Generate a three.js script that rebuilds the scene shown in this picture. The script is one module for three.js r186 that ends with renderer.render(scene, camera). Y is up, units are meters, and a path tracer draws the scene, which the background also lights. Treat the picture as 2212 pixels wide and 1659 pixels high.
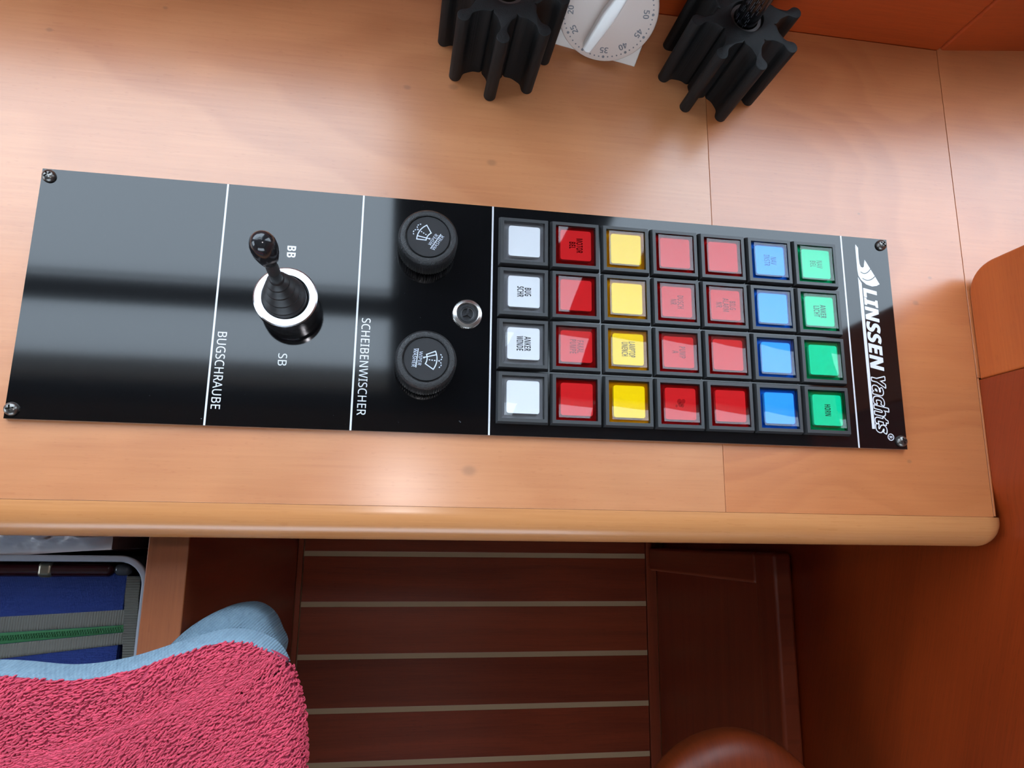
import * as THREE from 'three';
import { RoundedBoxGeometry } from 'three/addons/geometries/RoundedBoxGeometry.js';
import { mergeGeometries, mergeVertices, toCreasedNormals } from 'three/addons/utils/BufferGeometryUtils.js';
import { Brush, Evaluator, SUBTRACTION } from 'three-bvh-csg';

// ---------------------------------------------------------------- camera, sky, lights, exposure
// x runs along the dashboard (right), z towards the helmsman, y up; y = 0 is the dashboard's top face; metres.
const scene = new THREE.Scene();
const renderer = new THREE.WebGLRenderer();
renderer.toneMapping = THREE.LinearToneMapping;
renderer.toneMappingExposure = 1.0;
renderer.shadowMap.enabled = true;
const camera = new THREE.PerspectiveCamera(55.508, 2212 / 1659, 0.01, 50);
camera.position.set(-0.07012, 0.32407, 0.12508);
camera.up.set(-0.04522, 0.20243, -0.97825);
camera.lookAt(-0.07012 + 0.158867, 0.32407 - 0.965334, 0.12508 - 0.207102);
scene.background = new THREE.Color().setRGB(0.78, 0.95, 1.12);   // bright overcast sky outside the wheelhouse windows
scene.backgroundIntensity = 6.6;
// the weak fill flash of the photographer's camera, just beside the lens
const flash = new THREE.PointLight(new THREE.Color().setRGB(1, 0.97, 1.0), 0.045, 0, 2);
flash.position.set(-0.06, 0.326, 0.086);
flash.castShadow = true; flash.shadow.radius = 0.35;
scene.add(flash);

// ---------------------------------------------------------------- helpers
// smooth shading except across sharp edges; worked out at a large scale because the library rounds positions
const creased = (g, a) => { const k = toCreasedNormals(g.clone().scale(1e4, 1e4, 1e4), a); return k.scale(1e-4, 1e-4, 1e-4); };
let seed = 12345;
const rnd = () => { seed = (seed * 1664525 + 1013904223) >>> 0; return seed / 4294967296; };
const names = {};
const numbered = n => { names[n] = (names[n] ?? -1) + 1; return names[n] ? `${n}_${String(names[n]).padStart(3, '0')}` : n; };
function mesh(name, geo, mat, parent) {
  const m = new THREE.Mesh(geo, mat); m.name = parent ? name : numbered(name);
  m.castShadow = m.receiveShadow = true; (parent || scene).add(m); return m;
}
function thing(name, label, category, group) {
  const g = new THREE.Group(); g.name = numbered(name); g.userData = { label, category };
  if (group) g.userData.group = group; scene.add(g); return g;
}
function struct(name) { const g = new THREE.Group(); g.name = name; g.userData = { kind: 'structure' }; scene.add(g); return g; }
const box = (x0, x1, y0, y1, z0, z1) => new THREE.BoxGeometry(x1 - x0, y1 - y0, z1 - z0).translate((x0 + x1) / 2, (y0 + y1) / 2, (z0 + z1) / 2);
const rbox = (x0, x1, y0, y1, z0, z1, r = 0.0015, s = 2) => new RoundedBoxGeometry(x1 - x0, y1 - y0, z1 - z0, s, r).translate((x0 + x1) / 2, (y0 + y1) / 2, (z0 + z1) / 2);
// uv in metres over the chosen pair of axes: 'xz' for level faces, 'zy' for walls along z ('yz': grain up the wall), 'xy' ...
function planar(geo, axes, ox = 0, oy = 0) {
  const p = geo.attributes.position, uv = new Float32Array(p.count * 2), k = 'xyz';
  const a = k.indexOf(axes[0]), b = k.indexOf(axes[1]);
  for (let i = 0; i < p.count; i++) { const v = [p.getX(i), p.getY(i), p.getZ(i)]; uv[2 * i] = v[a] - ox; uv[2 * i + 1] = v[b] - oy; }
  geo.setAttribute('uv', new THREE.BufferAttribute(uv, 2)); return geo;
}
function hash(x, y) { let h = (Math.imul(x, 374761393) + Math.imul(y, 668265263)) | 0; h = Math.imul(h ^ (h >>> 13), 1274126177); return ((h ^ (h >>> 16)) >>> 0) / 4294967296; }
function noise(x, y) {
  const ix = Math.floor(x), iy = Math.floor(y); let fx = x - ix, fy = y - iy;
  fx = fx * fx * (3 - 2 * fx); fy = fy * fy * (3 - 2 * fy);
  const a = hash(ix, iy), b = hash(ix + 1, iy), c = hash(ix, iy + 1), d = hash(ix + 1, iy + 1);
  return a + (b - a) * fx + (c - a) * fy + (a - b - c + d) * fx * fy;
}
const fbm = (x, y, o = 4) => { let s = 0, a = 0.5, t = 0; for (let i = 0; i < o; i++) { s += a * noise(x, y); t += a; x = x * 2.03 + 17.1; y = y * 2.03 + 9.7; a *= 0.5; } return s / t; };
const clamp = (v, a = 0, b = 1) => Math.min(b, Math.max(a, v));
const sstep = (a, b, v) => { const t = clamp((v - a) / (b - a)); return t * t * (3 - 2 * t); };
const toS = c => { c = clamp(c); return Math.round(255 * (c <= 0.0031308 ? 12.92 * c : 1.055 * Math.pow(c, 1 / 2.4) - 0.055)); };
// a texture of w x h pixels covering W x H metres from (X0, Z0); fn(x, z) gives a linear colour
function tex(w, h, W, H, X0, Z0, fn) {
  const d = new Uint8Array(w * h * 4);
  for (let j = 0; j < h; j++) for (let i = 0; i < w; i++) {
    const c = fn(X0 + (i + 0.5) / w * W, Z0 + (j + 0.5) / h * H), k = 4 * (j * w + i);
    d[k] = toS(c[0]); d[k + 1] = toS(c[1]); d[k + 2] = toS(c[2]); d[k + 3] = 255;
  }
  const t = new THREE.DataTexture(d, w, h, THREE.RGBAFormat);
  t.colorSpace = THREE.SRGBColorSpace; t.magFilter = THREE.LinearFilter; t.minFilter = THREE.LinearFilter;
  t.wrapS = t.wrapT = THREE.MirroredRepeatWrapping; t.repeat.set(1 / W, 1 / H); t.offset.set(-X0 / W, -Z0 / H); t.needsUpdate = true; return t;
}
const mix3 = (a, b, t) => [a[0] + (b[0] - a[0]) * t, a[1] + (b[1] - a[1]) * t, a[2] + (b[2] - a[2]) * t];
function grayTex(w, h, W, H, fn) {
  const d = new Uint8Array(w * h * 4);
  for (let j = 0; j < h; j++) for (let i = 0; i < w; i++) { const v = Math.round(255 * clamp(fn((i + 0.5) / w * W, (j + 0.5) / h * H))), k = 4 * (j * w + i); d[k] = d[k + 1] = d[k + 2] = v; d[k + 3] = 255; }
  const t = new THREE.DataTexture(d, w, h, THREE.RGBAFormat); t.magFilter = THREE.LinearFilter; t.minFilter = THREE.LinearFilter;
  t.wrapS = t.wrapT = THREE.RepeatWrapping; t.repeat.set(1 / W, 1 / H); t.needsUpdate = true; return t;
}
function canvasTex(w, h, draw) {
  const c = document.createElement('canvas'); c.width = w; c.height = h; const g = c.getContext('2d'); draw(g, w, h);
  const t = new THREE.CanvasTexture(c); t.colorSpace = THREE.SRGBColorSpace; t.magFilter = THREE.LinearFilter; return t;
}
const std = (rgb, roughness, extra = {}) => new THREE.MeshPhysicalMaterial({ color: new THREE.Color().setRGB(...rgb), roughness, ...extra });

// ---------------------------------------------------------------- wood
// pale steamed beech veneer: arched growth lines, short flecks, a few pin knots
function veneer(x, z, o) {
  const wob = fbm(x * 9 + o.s, z * 14 + o.s, 3) - 0.5, wob2 = noise(x * 40 + o.s, z * 60) - 0.5;
  const zc = o.period ? Math.sin((z - o.zc) * Math.PI / o.period) * o.period / (Math.PI * o.zw) : (z - o.zc) / o.zw, hgt = (x - o.xc) * o.ax + zc * zc * 1.0 + wob * o.wb + wob2 * 0.04;
  const q = hgt * o.n, fr = q - Math.floor(q), id = hash(Math.floor(q), 7);
  const line = sstep(0.0, 0.75, fr) * (1 - sstep(0.78, 1.0, fr)) * (0.3 + 0.7 * id);
  const broad = fbm(x * 5 + 3 + o.s, z * 22 + 5, 3), fib = fbm(x * 30 + o.s, z * 900, 3), fleck = noise(x * 320 + o.s, z * 2600);
  let t = 0.30 + 0.40 * (broad - 0.5) + 0.30 * line + 0.30 * (fib - 0.5) + (fleck > 0.80 ? 0.22 * (fleck - 0.80) / 0.2 : 0);
  let c = mix3(o.light, o.dark, clamp(t));
  const g = 1 + 0.10 * (fbm(x * 60, z * 60 + 3, 2) - 0.5);
  for (const [kx, kz, r] of o.knots || []) { const d = Math.hypot((x - kx) * 0.7, z - kz) / r; if (d < 1.6) c = mix3(c, [0.24, 0.10, 0.045], 0.5 * (1 - sstep(0.4, 1.5, d))); }
  return [c[0] * g, c[1] * g, c[2] * g];
}
const beech = { light: [0.62, 0.262, 0.108], dark: [0.43, 0.14, 0.048] };
const vA = { ...beech, s: 3, zc: -0.098, zw: 0.075, period: 0.21, xc: -0.10, ax: -3.2, wb: 0.8, n: 3.2, knots: [[-0.0281, -0.0545, 0.0016], [-0.0357, 0.0958, 0.0022], [-0.0705, -0.0905, 0.0012], [-0.0478, -0.0935, 0.0016], [-0.185, -0.1185, 0.0008], [-0.233, -0.1, 0.001]] };
const texA = tex(2048, 1536, 0.42, 0.315, -0.31, -0.19, (x, z) => veneer(x, z, vA));
const vB = { ...beech, light: [0.575, 0.205, 0.070], dark: [0.40, 0.113, 0.034], s: 41, zc: -0.06, zw: 0.13, xc: 0.2, ax: 1.6, wb: 1.1, n: 5, knots: [[0.196, 0.0025, 0.0012], [0.168, -0.045, 0.0006], [0.206, -0.012, 0.0008], [0.183, 0.0855, 0.0009]] };
const texB = tex(1024, 1536, 0.21, 0.315, 0.08, -0.19, (x, z) => veneer(x, z, vB));
const vC = { ...beech, light: [0.57, 0.20, 0.068], dark: [0.40, 0.113, 0.034], s: 77, zc: -0.1, zw: 0.2, xc: 0.3, ax: 1.2, wb: 1.0, n: 4 };
const texC = tex(1024, 512, 0.42, 0.21, 0.2, -0.2, (x, z) => veneer(x, z, vC));
const dashMat = t => new THREE.MeshPhysicalMaterial({ map: t, roughness: 0.29, ior: 1.75 });
const matVenA = dashMat(texA), matVenB = dashMat(texB), matVenC = dashMat(texC);
// straight grained solid wood, u along the grain
function solid(light, dark, s, fu = 3, fv = 160) {
  return tex(1024, 1024, 0.4, 0.2, 0, 0, (u, v) => {
    const w = fbm(u * 6 + s, v * 12 + s, 3), a = fbm(u * fu + s, (v + 0.02 * w) * fv, 4), b = fbm(u * 40 + s, v * 1600, 2), pore = noise(u * 150 + s, v * 2200);
    return mix3(light, dark, clamp(0.15 + 0.75 * (a - 0.25) + 0.35 * (b - 0.5) + 0.5 * (w - 0.5) + (pore > 0.86 ? 0.18 : 0)));
  });
}
const texNose = solid([0.57, 0.245, 0.09], [0.41, 0.15, 0.046], 5);
const texCherry = solid([0.40, 0.054, 0.008], [0.20, 0.021, 0.003], 11, 5, 60);
const texPost = solid([0.35, 0.10, 0.032], [0.19, 0.045, 0.014], 23);
const texMahog = solid([0.27, 0.046, 0.016], [0.12, 0.018, 0.006], 31, 4, 120);
const matNose = new THREE.MeshPhysicalMaterial({ map: texNose, roughness: 0.24 });
const matCherry = new THREE.MeshPhysicalMaterial({ map: texCherry, roughness: 0.33 });
const matPost = new THREE.MeshPhysicalMaterial({ map: texPost, roughness: 0.4 });
const matMahog = new THREE.MeshPhysicalMaterial({ map: texMahog, roughness: 0.36 });
const plankMats = [0, 1, 2].map(i => { const t = texMahog.clone(); t.offset.set(0.31 * i + 0.1, 0.37 * i); t.needsUpdate = true; return new THREE.MeshPhysicalMaterial({ map: t, color: new THREE.Color().setRGB(...[[1, 1, 1], [0.84, 0.8, 0.78], [1.0, 0.92, 0.88]][i]), roughness: 0.34 }); });
const matPly = std([0.40, 0.24, 0.12], 0.6);
const matHolly = std([0.42, 0.27, 0.15], 0.45);

// ---------------------------------------------------------------- the wheelhouse
{ // cabin sole of the footwell: dark planks with pale inlaid strips
  const f = struct('floor');
  mesh('subfloor', box(-1.3, 0.9, -0.54, -0.484, -0.2, 1.7), matPly, f);
  const zs = [0.0395, 0.0910, 0.1428, 0.1938, 0.2453, 0.2968, 0.3470, 0.3975];
  for (let i = 0; i < zs.length - 1; i++) mesh('plank', planar(rbox(-0.1545, 0.2155, -0.4845, -0.48, zs[i] + 0.0026, zs[i + 1] - 0.0026, 0.0003, 1), 'xz'), plankMats[i % 3], f);
  for (const z of zs) mesh('inlay_strip', box(-0.1545, 0.2155, -0.4845, -0.4801, z - 0.0026, z + 0.0026), matHolly, f);
  mesh('margin_board', planar(rbox(-0.1612, -0.1556, -0.4845, -0.4795, 0, 0.45, 0.0008, 1), 'zx'), matMahog, f);
  mesh('margin_board', planar(rbox(0.2166, 0.2284, -0.4845, -0.4795, 0, 0.45, 0.0008, 1), 'zx'), matMahog, f);
  mesh('cabin_sole', planar(box(-1.3, 0.9, -0.4845, -0.48, 0.45, 1.7), 'xz'), plankMats[0], f);
}
{ // helm bulkhead on the right: two boards above the dashboard, framed panel below
  const w = struct('wall_right');
  const board = (shape, x0, depth) => planar(new THREE.ExtrudeGeometry(shape, { depth, bevelEnabled: true, bevelSize: 0.0012, bevelOffset: -0.0012, bevelThickness: 0.0012, bevelSegments: 3, curveSegments: 10 }).rotateY(-Math.PI / 2).translate(x0 + depth + 0.0012, 0, 0), 'zy');
  const a = new THREE.Shape();            // shape coordinates: (z, y)
  a.moveTo(0.0417, 0.0002); a.lineTo(-0.0040, 0.0002); a.bezierCurveTo(-0.0110, 0.0006, -0.0176, 0.0060, -0.0178, 0.0170); a.lineTo(-0.0165, 0.16); a.lineTo(0.0417, 0.16); a.closePath();
  mesh('upper_board', board(a, 0.2282, 0.022), new THREE.MeshPhysicalMaterial({ map: solid([0.54, 0.125, 0.026], [0.36, 0.065, 0.012], 71, 5, 70), roughness: 0.33 }), w);
  // forward board, curving outwards where the dashboard's moulding ends
  const cols = [0.0421, 0.06, 0.08, 0.095, 0.1, 0.105, 0.11, 0.115, 0.12, 0.13, 0.2, 0.35, 0.62], X = z => 0.2282 + 0.0075 * sstep(0.094, 0.121, z), pos = [], idx = [];
  const rows = [-0.4795, -0.3, -0.2, -0.1, -0.03, 0.0002, 0.05, 0.16];
  for (const side of [0, 1]) for (const y of rows) for (const z of cols) pos.push(side ? 0.256 : X(z), y, z);
  const nc = cols.length, nr = rows.length, at = (s, r, c) => (s * nr + r) * nc + c;
  for (let r = 0; r < nr - 1; r++) for (let c = 0; c < nc - 1; c++) {
    idx.push(at(0, r, c), at(0, r, c + 1), at(0, r + 1, c + 1), at(0, r, c), at(0, r + 1, c + 1), at(0, r + 1, c));
    idx.push(at(1, r, c), at(1, r + 1, c + 1), at(1, r, c + 1), at(1, r, c), at(1, r + 1, c), at(1, r + 1, c + 1));
  }
  for (let c = 0; c < nc - 1; c++) idx.push(at(0, nr - 1, c), at(0, nr - 1, c + 1), at(1, nr - 1, c + 1), at(0, nr - 1, c), at(1, nr - 1, c + 1), at(1, nr - 1, c));
  for (let r = 0; r < nr - 1; r++) idx.push(at(0, r, 0), at(0, r + 1, 0), at(1, r + 1, 0), at(0, r, 0), at(1, r + 1, 0), at(1, r, 0), at(0, r, nc - 1), at(1, r + 1, nc - 1), at(0, r + 1, nc - 1), at(0, r, nc - 1), at(1, r, nc - 1), at(1, r + 1, nc - 1));
  const g = new THREE.BufferGeometry(); g.setAttribute('position', new THREE.Float32BufferAttribute(pos, 3)); g.setIndex(idx);
  const gg = creased(g, 0.6);
  const tl = solid([0.31, 0.040, 0.006], [0.13, 0.014, 0.002], 13, 4, 34); tl.rotation = -0.33;
  mesh('side_board', planar(gg, 'zy', 0.05, 0.1), new THREE.MeshPhysicalMaterial({ map: tl, roughness: 0.33 }), w);
  // lower frame and recessed panel
  mesh('rail', planar(rbox(0.2195, 0.2345, -0.236, -0.205, 0.1335, 0.5, 0.003, 3), 'zy'), matMahog, w);
  mesh('stile', planar(rbox(0.2195, 0.2345, -0.479, -0.2365, 0.1335, 0.158, 0.003, 3), 'yz'), matMahog, w);
  mesh('panel', planar(box(0.2285, 0.2345, -0.479, -0.2365, 0.1585, 0.5), 'zy'), matMahog, w);
}
const RK = 0.2365, rakeZ = y => -0.19 + RK * (y - 0.08);   // inner face of the windscreen, leaning aft
function raked(x0, x1, y0, y1, t0 = 0, t1 = 0.006) {          // slab piece of the windscreen wall between two depths outside its inner face
  const p = []; for (const t of [t0, t1]) for (const y of [y0, y1]) for (const x of [x0, x1]) p.push([x, y, rakeZ(y) - t]);
  const q = [[0, 1, 3, 2], [5, 4, 6, 7], [4, 0, 2, 6], [1, 5, 7, 3], [2, 3, 7, 6], [4, 5, 1, 0]], v = [];
  for (const [a, b, c, d] of q) for (const k of [a, b, c, a, c, d]) v.push(...p[k]);
  const g = new THREE.BufferGeometry(); g.setAttribute('position', new THREE.Float32BufferAttribute(v, 3)); g.computeVertexNormals(); return planar(g, 'xy');
}
const matFrame = std([0.03, 0.032, 0.036], 0.5), matLining = std([0.16, 0.085, 0.045], 0.6), matGlass = new THREE.MeshPhysicalMaterial({ color: 0xffffff, roughness: 0, transmission: 1, thickness: 0, ior: 1.45 });
{
  const f = struct('wall_front');
  for (const a of [[-1.3, 0.9, 0.0, 0.115], [-1.3, 0.9, 0.637, 0.7], [-0.078, 0.112, 0.115, 0.637], [-1.3, -0.66, 0.115, 0.637], [0.62, 0.9, 0.115, 0.637]]) mesh('frame_panel', raked(...a), matFrame, f);
  mesh('upper_lining', box(-1.3, 0.9, 0.69, 1.1, -0.08, -0.043), matLining, f);
  mesh('lower_lining', box(-1.33, 0.93, -0.54, 0.004, -0.235, -0.2095), matLining, f);
  mesh('mullion', raked(-0.66, -0.078, 0.408, 0.446), matFrame, f);
  mesh('glazing_bar', raked(-0.66, -0.078, 0.389, 0.3925, 0, 0.001), matFrame, f);
  [[-0.66, -0.078, 0.115, 0.408], [-0.66, -0.078, 0.446, 0.637], [0.112, 0.62, 0.115, 0.637]].forEach((a, i) => { const p = mesh('pane', raked(...a, 0.003, 0.0031), matGlass); p.name = `window_${i + 1}`; p.userData = { kind: 'structure' }; });
  const l = struct('wall_left');
  for (const [y0, y1, z0, z1] of [[-0.48, 0.1, -0.2, 1.7], [0.62, 1.1, -0.2, 1.7], [0.1, 0.62, -0.2, -0.02], [0.1, 0.62, 0.6, 1.7]]) mesh('lining', box(-1.33, -1.3, y0, y1, z0, z1), matLining, l);
  const r = struct('wall_starboard');
  mesh('lining', box(0.9, 0.93, -0.48, 1.1, -0.2, 1.7), matLining, r);
  const b = struct('wall_rear');
  for (const [x0, x1, y0, y1] of [[-1.33, 0.93, -0.48, 0.15], [-1.33, 0.93, 0.75, 1.1], [-1.33, -1.0, 0.15, 0.75], [0.5, 0.93, 0.15, 0.75]]) mesh('lining', box(x0, x1, y0, y1, 1.7, 1.73), matLining, b);
  [box(-1.0, 0.5, 0.15, 0.75, 1.715, 1.7151), box(-1.316, -1.3159, 0.1, 0.62, -0.02, 0.6)].forEach((g, i) => { const p = mesh('pane', g, matGlass); p.name = `window_${i + 4}`; p.userData = { kind: 'structure' }; });
  const c = mesh('ceiling', box(-1.33, 0.93, 1.1, 1.13, -0.2, 1.73), std([0.20, 0.18, 0.16], 0.8)); c.userData = { kind: 'structure' };
}
{ // varnished upstand behind the dashboard
  const w = struct('wall_back');
  mesh('upstand', planar(rbox(-1.3, 0.229, -0.03, 0.112, -0.1755, -0.151, 0.002), 'xy'), matCherry, w);
  const g = rbox(0, 0.5, -0.03, 0.112, -0.0245, 0, 0.002).rotateY(0.125).translate(0.2295, 0, -0.151);
  mesh('upstand', planar(g, 'xy', 0.2), matCherry, w);
}

// ---------------------------------------------------------------- dashboard
{
  const d = thing('dashboard', 'pale beech veneer dashboard top with a rounded front moulding', 'dashboard');
  const slab = (x0, x1, z0, z1) => planar(rbox(x0, x1, -0.018, 0, z0, z1, 0.0002, 1), 'xz');
  mesh('veneer_panel', slab(-0.9, 0.08492, -0.1505, 0.11195), matVenA, d);
  mesh('veneer_panel', slab(0.08508, 0.2267, -0.1505, 0.11195), matVenB, d);
  const g = slab(0.2270, 0.8, -0.185, 0.041); mesh('veneer_panel', planar(g, 'xz'), matVenC, d);
  mesh('veneer_panel', slab(0.2270, 0.2281, 0.0412, 0.1116), matVenC, d);
  // bullnose moulding with a rounded free end at the bulkhead
  const pts = [{ x: 0.1120, y: -0.0002 }, { x: 0.1140, y: -0.0001 }], pos = [], idx = [];
  for (let k = 0; k <= 36; k++) { const t = Math.PI / 2 - k / 36 * Math.PI; pts.push({ x: 0.1150 + 0.0112 * Math.cos(t), y: -0.0106 + 0.0105 * Math.sin(t) }); }
  pts.push({ x: 0.1120, y: -0.0211 });
  const xs = [-0.9, -0.6, -0.4, -0.3, -0.2, -0.1, 0, 0.1, 0.2, 0.2235]; for (let k = 1; k <= 10; k++) xs.push(0.2235 + 0.0108 * Math.sin(k / 10 * Math.PI / 2));
  xs.forEach((x, i) => { const t = clamp((x - 0.2235) / 0.0108), s = Math.sqrt(Math.max(0, 1 - t * t * 0.985)); for (const p of pts) pos.push(x, i < 10 ? p.y : -0.0106 + (p.y + 0.0106) * (0.35 + 0.65 * s), 0.1120 + (p.x - 0.1120) * (i < 10 ? 1 : 0.25 + 0.75 * s)); });
  const n = pts.length; for (let i = 0; i < xs.length - 1; i++) for (let j = 0; j < n - 1; j++) idx.push(i * n + j, i * n + j + 1, (i + 1) * n + j + 1, i * n + j, (i + 1) * n + j + 1, (i + 1) * n + j);
  const e = (xs.length - 1) * n; for (let j = 1; j < n - 1; j++) idx.push(e, e + j + 1, e + j);
  const b = new THREE.BufferGeometry(); b.setAttribute('position', new THREE.Float32BufferAttribute(pos, 3)); b.setIndex(idx);
  b.computeVertexNormals(); const nb = b.toNonIndexed(); const p = nb.attributes.position, uv = new Float32Array(p.count * 2);
  for (let i = 0; i < p.count; i++) { uv[2 * i] = p.getX(i) + 1; uv[2 * i + 1] = Math.atan2(p.getZ(i) - 0.112, p.getY(i) + 0.0106) * 0.012 + 0.05; }
  nb.setAttribute('uv', new THREE.BufferAttribute(uv, 2));
  mesh('edge_moulding', nb, matNose, d);
  mesh('underside', box(-0.9, 0.2265, -0.0205, -0.0181, -0.15, 0.1118), matPly, d);
}

// ---------------------------------------------------------------- switch panel
const PT = 0.0025;                                 // top of the panel's black face
const panel = thing('switch_panel', 'long glossy black switch panel with toggle, two knobs and coloured push buttons', 'control panel');
const PX0 = -0.2255, PX1 = 0.1807, PZ0 = -0.0303, PZ1 = 0.0799;
{
  const alu = std([0.55, 0.54, 0.52], 0.38, { metalness: 1 });
  mesh('backing_plate', box(PX0, PX1, 0.0001, 0.0020, PZ0, PZ1), alu, panel);
  const face = t => new THREE.MeshPhysicalMaterial({ map: t, roughness: 0.075, ior: 1.52 });
  const WHITE = 'rgb(222,224,230)', BLACK = 'rgb(9,9,11)';
  const vert = (g, s, text, x, z, size, weight, x0, align = 'left', squeeze = 1, len = 0) => {   // lettering read from top to bottom, x = middle of the letters
    g.save(); g.translate((x - x0) * s, (z - PZ0 * 1000) * s); g.rotate(Math.PI / 2); g.font = `${weight} ${size * s}px sans-serif`; g.textAlign = align; g.textBaseline = 'alphabetic';
    if (len) squeeze = len * s / g.measureText(text).width;
    g.scale(squeeze, 1); g.fillText(text, 0, size * s * 0.36); g.restore();
  };
  { // left section with the printed titles; millimetres
    const x0 = PX0 * 1000, x1 = -26.9, W = x1 - x0, H = (PZ1 - PZ0) * 1000, s = 2040 / W;
    const t = canvasTex(2040, Math.round(H * s), (g, w, h) => {
      g.fillStyle = BLACK; g.fillRect(0, 0, w, h); g.fillStyle = WHITE;
      for (const x of [-148.4, -88.1, -27.4]) g.fillRect((x - 0.42 - x0) * s, 0, 0.84 * s, h);
      vert(g, s, 'BUGSCHRAUBE', -144.6, 38.4, 5.4, 'normal', x0, 'left', 1, 34.7);
      vert(g, s, 'BB', -118.5, -3.3, 5.2, 'bold', x0, 'left', 1, 6.2); vert(g, s, 'SB', -118.7, 46.9, 5.2, 'normal', x0, 'left', 1, 6.0);
      vert(g, s, 'SCHEIBENWISCHER', -83.8, 28.7, 5.4, 'normal', x0, 'left', 1, 44.5);
      g.fillStyle = 'rgb(60,62,66)'; for (let i = 0; i < 160; i++) g.fillRect(rnd() * w, rnd() * h, 1 + rnd() * 2.2, 1 + rnd() * 1.6);   // dust
      g.fillStyle = 'rgb(120,122,126)'; for (const [x, z] of [[-41, 74], [-40.6, 74.4], [-150, 77]]) g.fillRect((x - x0) * s, (z + 30.3) * s, 5, 2.5);
    });
    mesh('face_sheet', box(PX0, -0.0269, 0.0020, PT, PZ0, PZ1), face(t), panel);
  }
  mesh('face_sheet', box(-0.0269, 0.1536, 0.0020, PT, PZ0, PZ1), std([0.004, 0.004, 0.005], 0.085, { ior: 1.52 }), panel);
  { // maker's strip on the right
    const x0 = 153.6, x1 = PX1 * 1000, W = x1 - x0, H = (PZ1 - PZ0) * 1000, s = 2040 / H;
    const t = canvasTex(Math.round(W * s), 2040, (g, w, h) => {
      const px = x => (x - x0) * s, pz = z => (z - PZ0 * 1000) * s, path = a => { g.beginPath(); a.forEach(([x, z], i) => i ? g.lineTo(px(x), pz(z)) : g.moveTo(px(x), pz(z))); };
      g.fillStyle = BLACK; g.fillRect(0, 0, w, h); g.fillStyle = WHITE; g.fillRect(px(154.13), 0, 0.84 * s, h);
      path([[162.5, -26.3], [163.9, -24.5], [163.7, -19.2], [163.9, -15.7], [164.5, -14.1], [165.4, -13.7], [166.2, -14.3], [166.6, -16.7], [167.0, -18.2], [169.7, -13.6], [171.9, -9.7], [174.3, -5.3], [172.5, -4.3], [169.9, -3.8], [166.6, -4.7], [163.9, -6.9], [162.6, -9.3], [162.3, -12.0], [162.3, -24.6]]); g.closePath(); g.fill();
      g.strokeStyle = BLACK; g.lineWidth = 0.4 * s; g.lineCap = 'round';
      for (const [a, m, b] of [[[164.2, -11.3], [166.7, -9.2], [169.8, -13.2]], [[164.9, -7.9], [168.2, -5.5], [172.0, -9.4]]]) { g.beginPath(); g.moveTo(px(a[0]), pz(a[1])); g.quadraticCurveTo(px(m[0]), pz(m[1]), px(b[0]), pz(b[1])); g.stroke(); }
      g.beginPath(); g.moveTo(px(162.3), pz(-8.4)); g.lineTo(px(164.1), pz(-5.2)); g.lineTo(px(164.1), pz(70.3)); g.lineTo(px(162.5), pz(70.3)); g.closePath(); g.fill();
      const word = (text, z, len, cap, fill) => {   // slanted capitals, baseline along x = 164.8
        g.save(); g.translate(px(164.9), pz(z)); g.rotate(Math.PI / 2); g.transform(1, 0, -0.2, 1, 0, 0); g.font = `bold ${cap / 0.72 * s}px sans-serif`; g.textBaseline = 'alphabetic'; g.lineJoin = 'round';
        const k = len * s / g.measureText(text).width; g.scale(k, 1);
        if (fill) { g.fillText(text, 0, 0); g.strokeStyle = WHITE; g.lineWidth = 0.45 * s; g.strokeText(text, 0, 0); } else { g.strokeStyle = WHITE; g.lineWidth = 1.05 * s; g.strokeText(text, 0, 0); g.fillStyle = BLACK; g.fillText(text, 0, 0); }
        g.restore();
      };
      word('LINSSEN', -3.4, 43.4, 7.1, true); word('Yachts', 42.4, 29.4, 7.0, false);
      g.strokeStyle = WHITE; g.fillStyle = WHITE; g.lineWidth = 0.45 * s; g.beginPath(); g.arc(px(172.3), pz(74.1), 1.55 * s, 0, 7); g.stroke();
      vert(g, s, 'R', 172.3, 74.1, 2.5, 'bold', x0, 'center');
      g.fillStyle = 'rgb(60,62,66)'; for (let i = 0; i < 50; i++) g.fillRect(rnd() * w, rnd() * h, 1 + rnd() * 3, 1 + rnd() * 2);
    });
    mesh('face_sheet', box(0.1536, PX1, 0.0020, PT, PZ0, PZ1), face(t), panel);
  }
  // pan-head screws with a cross recess
  const ev = new Evaluator(); ev.attributes = ['position', 'normal'];
  const dome = new THREE.LatheGeometry([[0.0001, 0.0024], [0.0011, 0.00232], [0.0020, 0.00195], [0.00262, 0.0013], [0.00285, 0.0005], [0.00285, 0], [0.0001, 0]].map(p => new THREE.Vector2(...p)).reverse(), 28);
  dome.deleteAttribute('uv');
  const cut = mergeGeometries([new THREE.BoxGeometry(0.0031, 0.0024, 0.0007), new THREE.BoxGeometry(0.0007, 0.0024, 0.0031)].map(g => g.translate(0, 0.0024, 0))); cut.deleteAttribute('uv');
  let sg = dome;
  try { let r = new Brush(mergeVertices(dome, 1e-7)); r.updateMatrixWorld(); for (const d of [[0.0031, 0.0007], [0.0007, 0.0031]]) { const q = new Brush(new THREE.BoxGeometry(d[0], 0.0026, d[1]).translate(0, 0.0024, 0)); q.updateMatrixWorld(); r = ev.evaluate(r, q, SUBTRACTION); } sg = creased(r.geometry, 0.7); } catch (e) { console.log('csg', e.message); }
  const sm = std([0.16, 0.15, 0.14], 0.3, { metalness: 0.9 });
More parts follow.
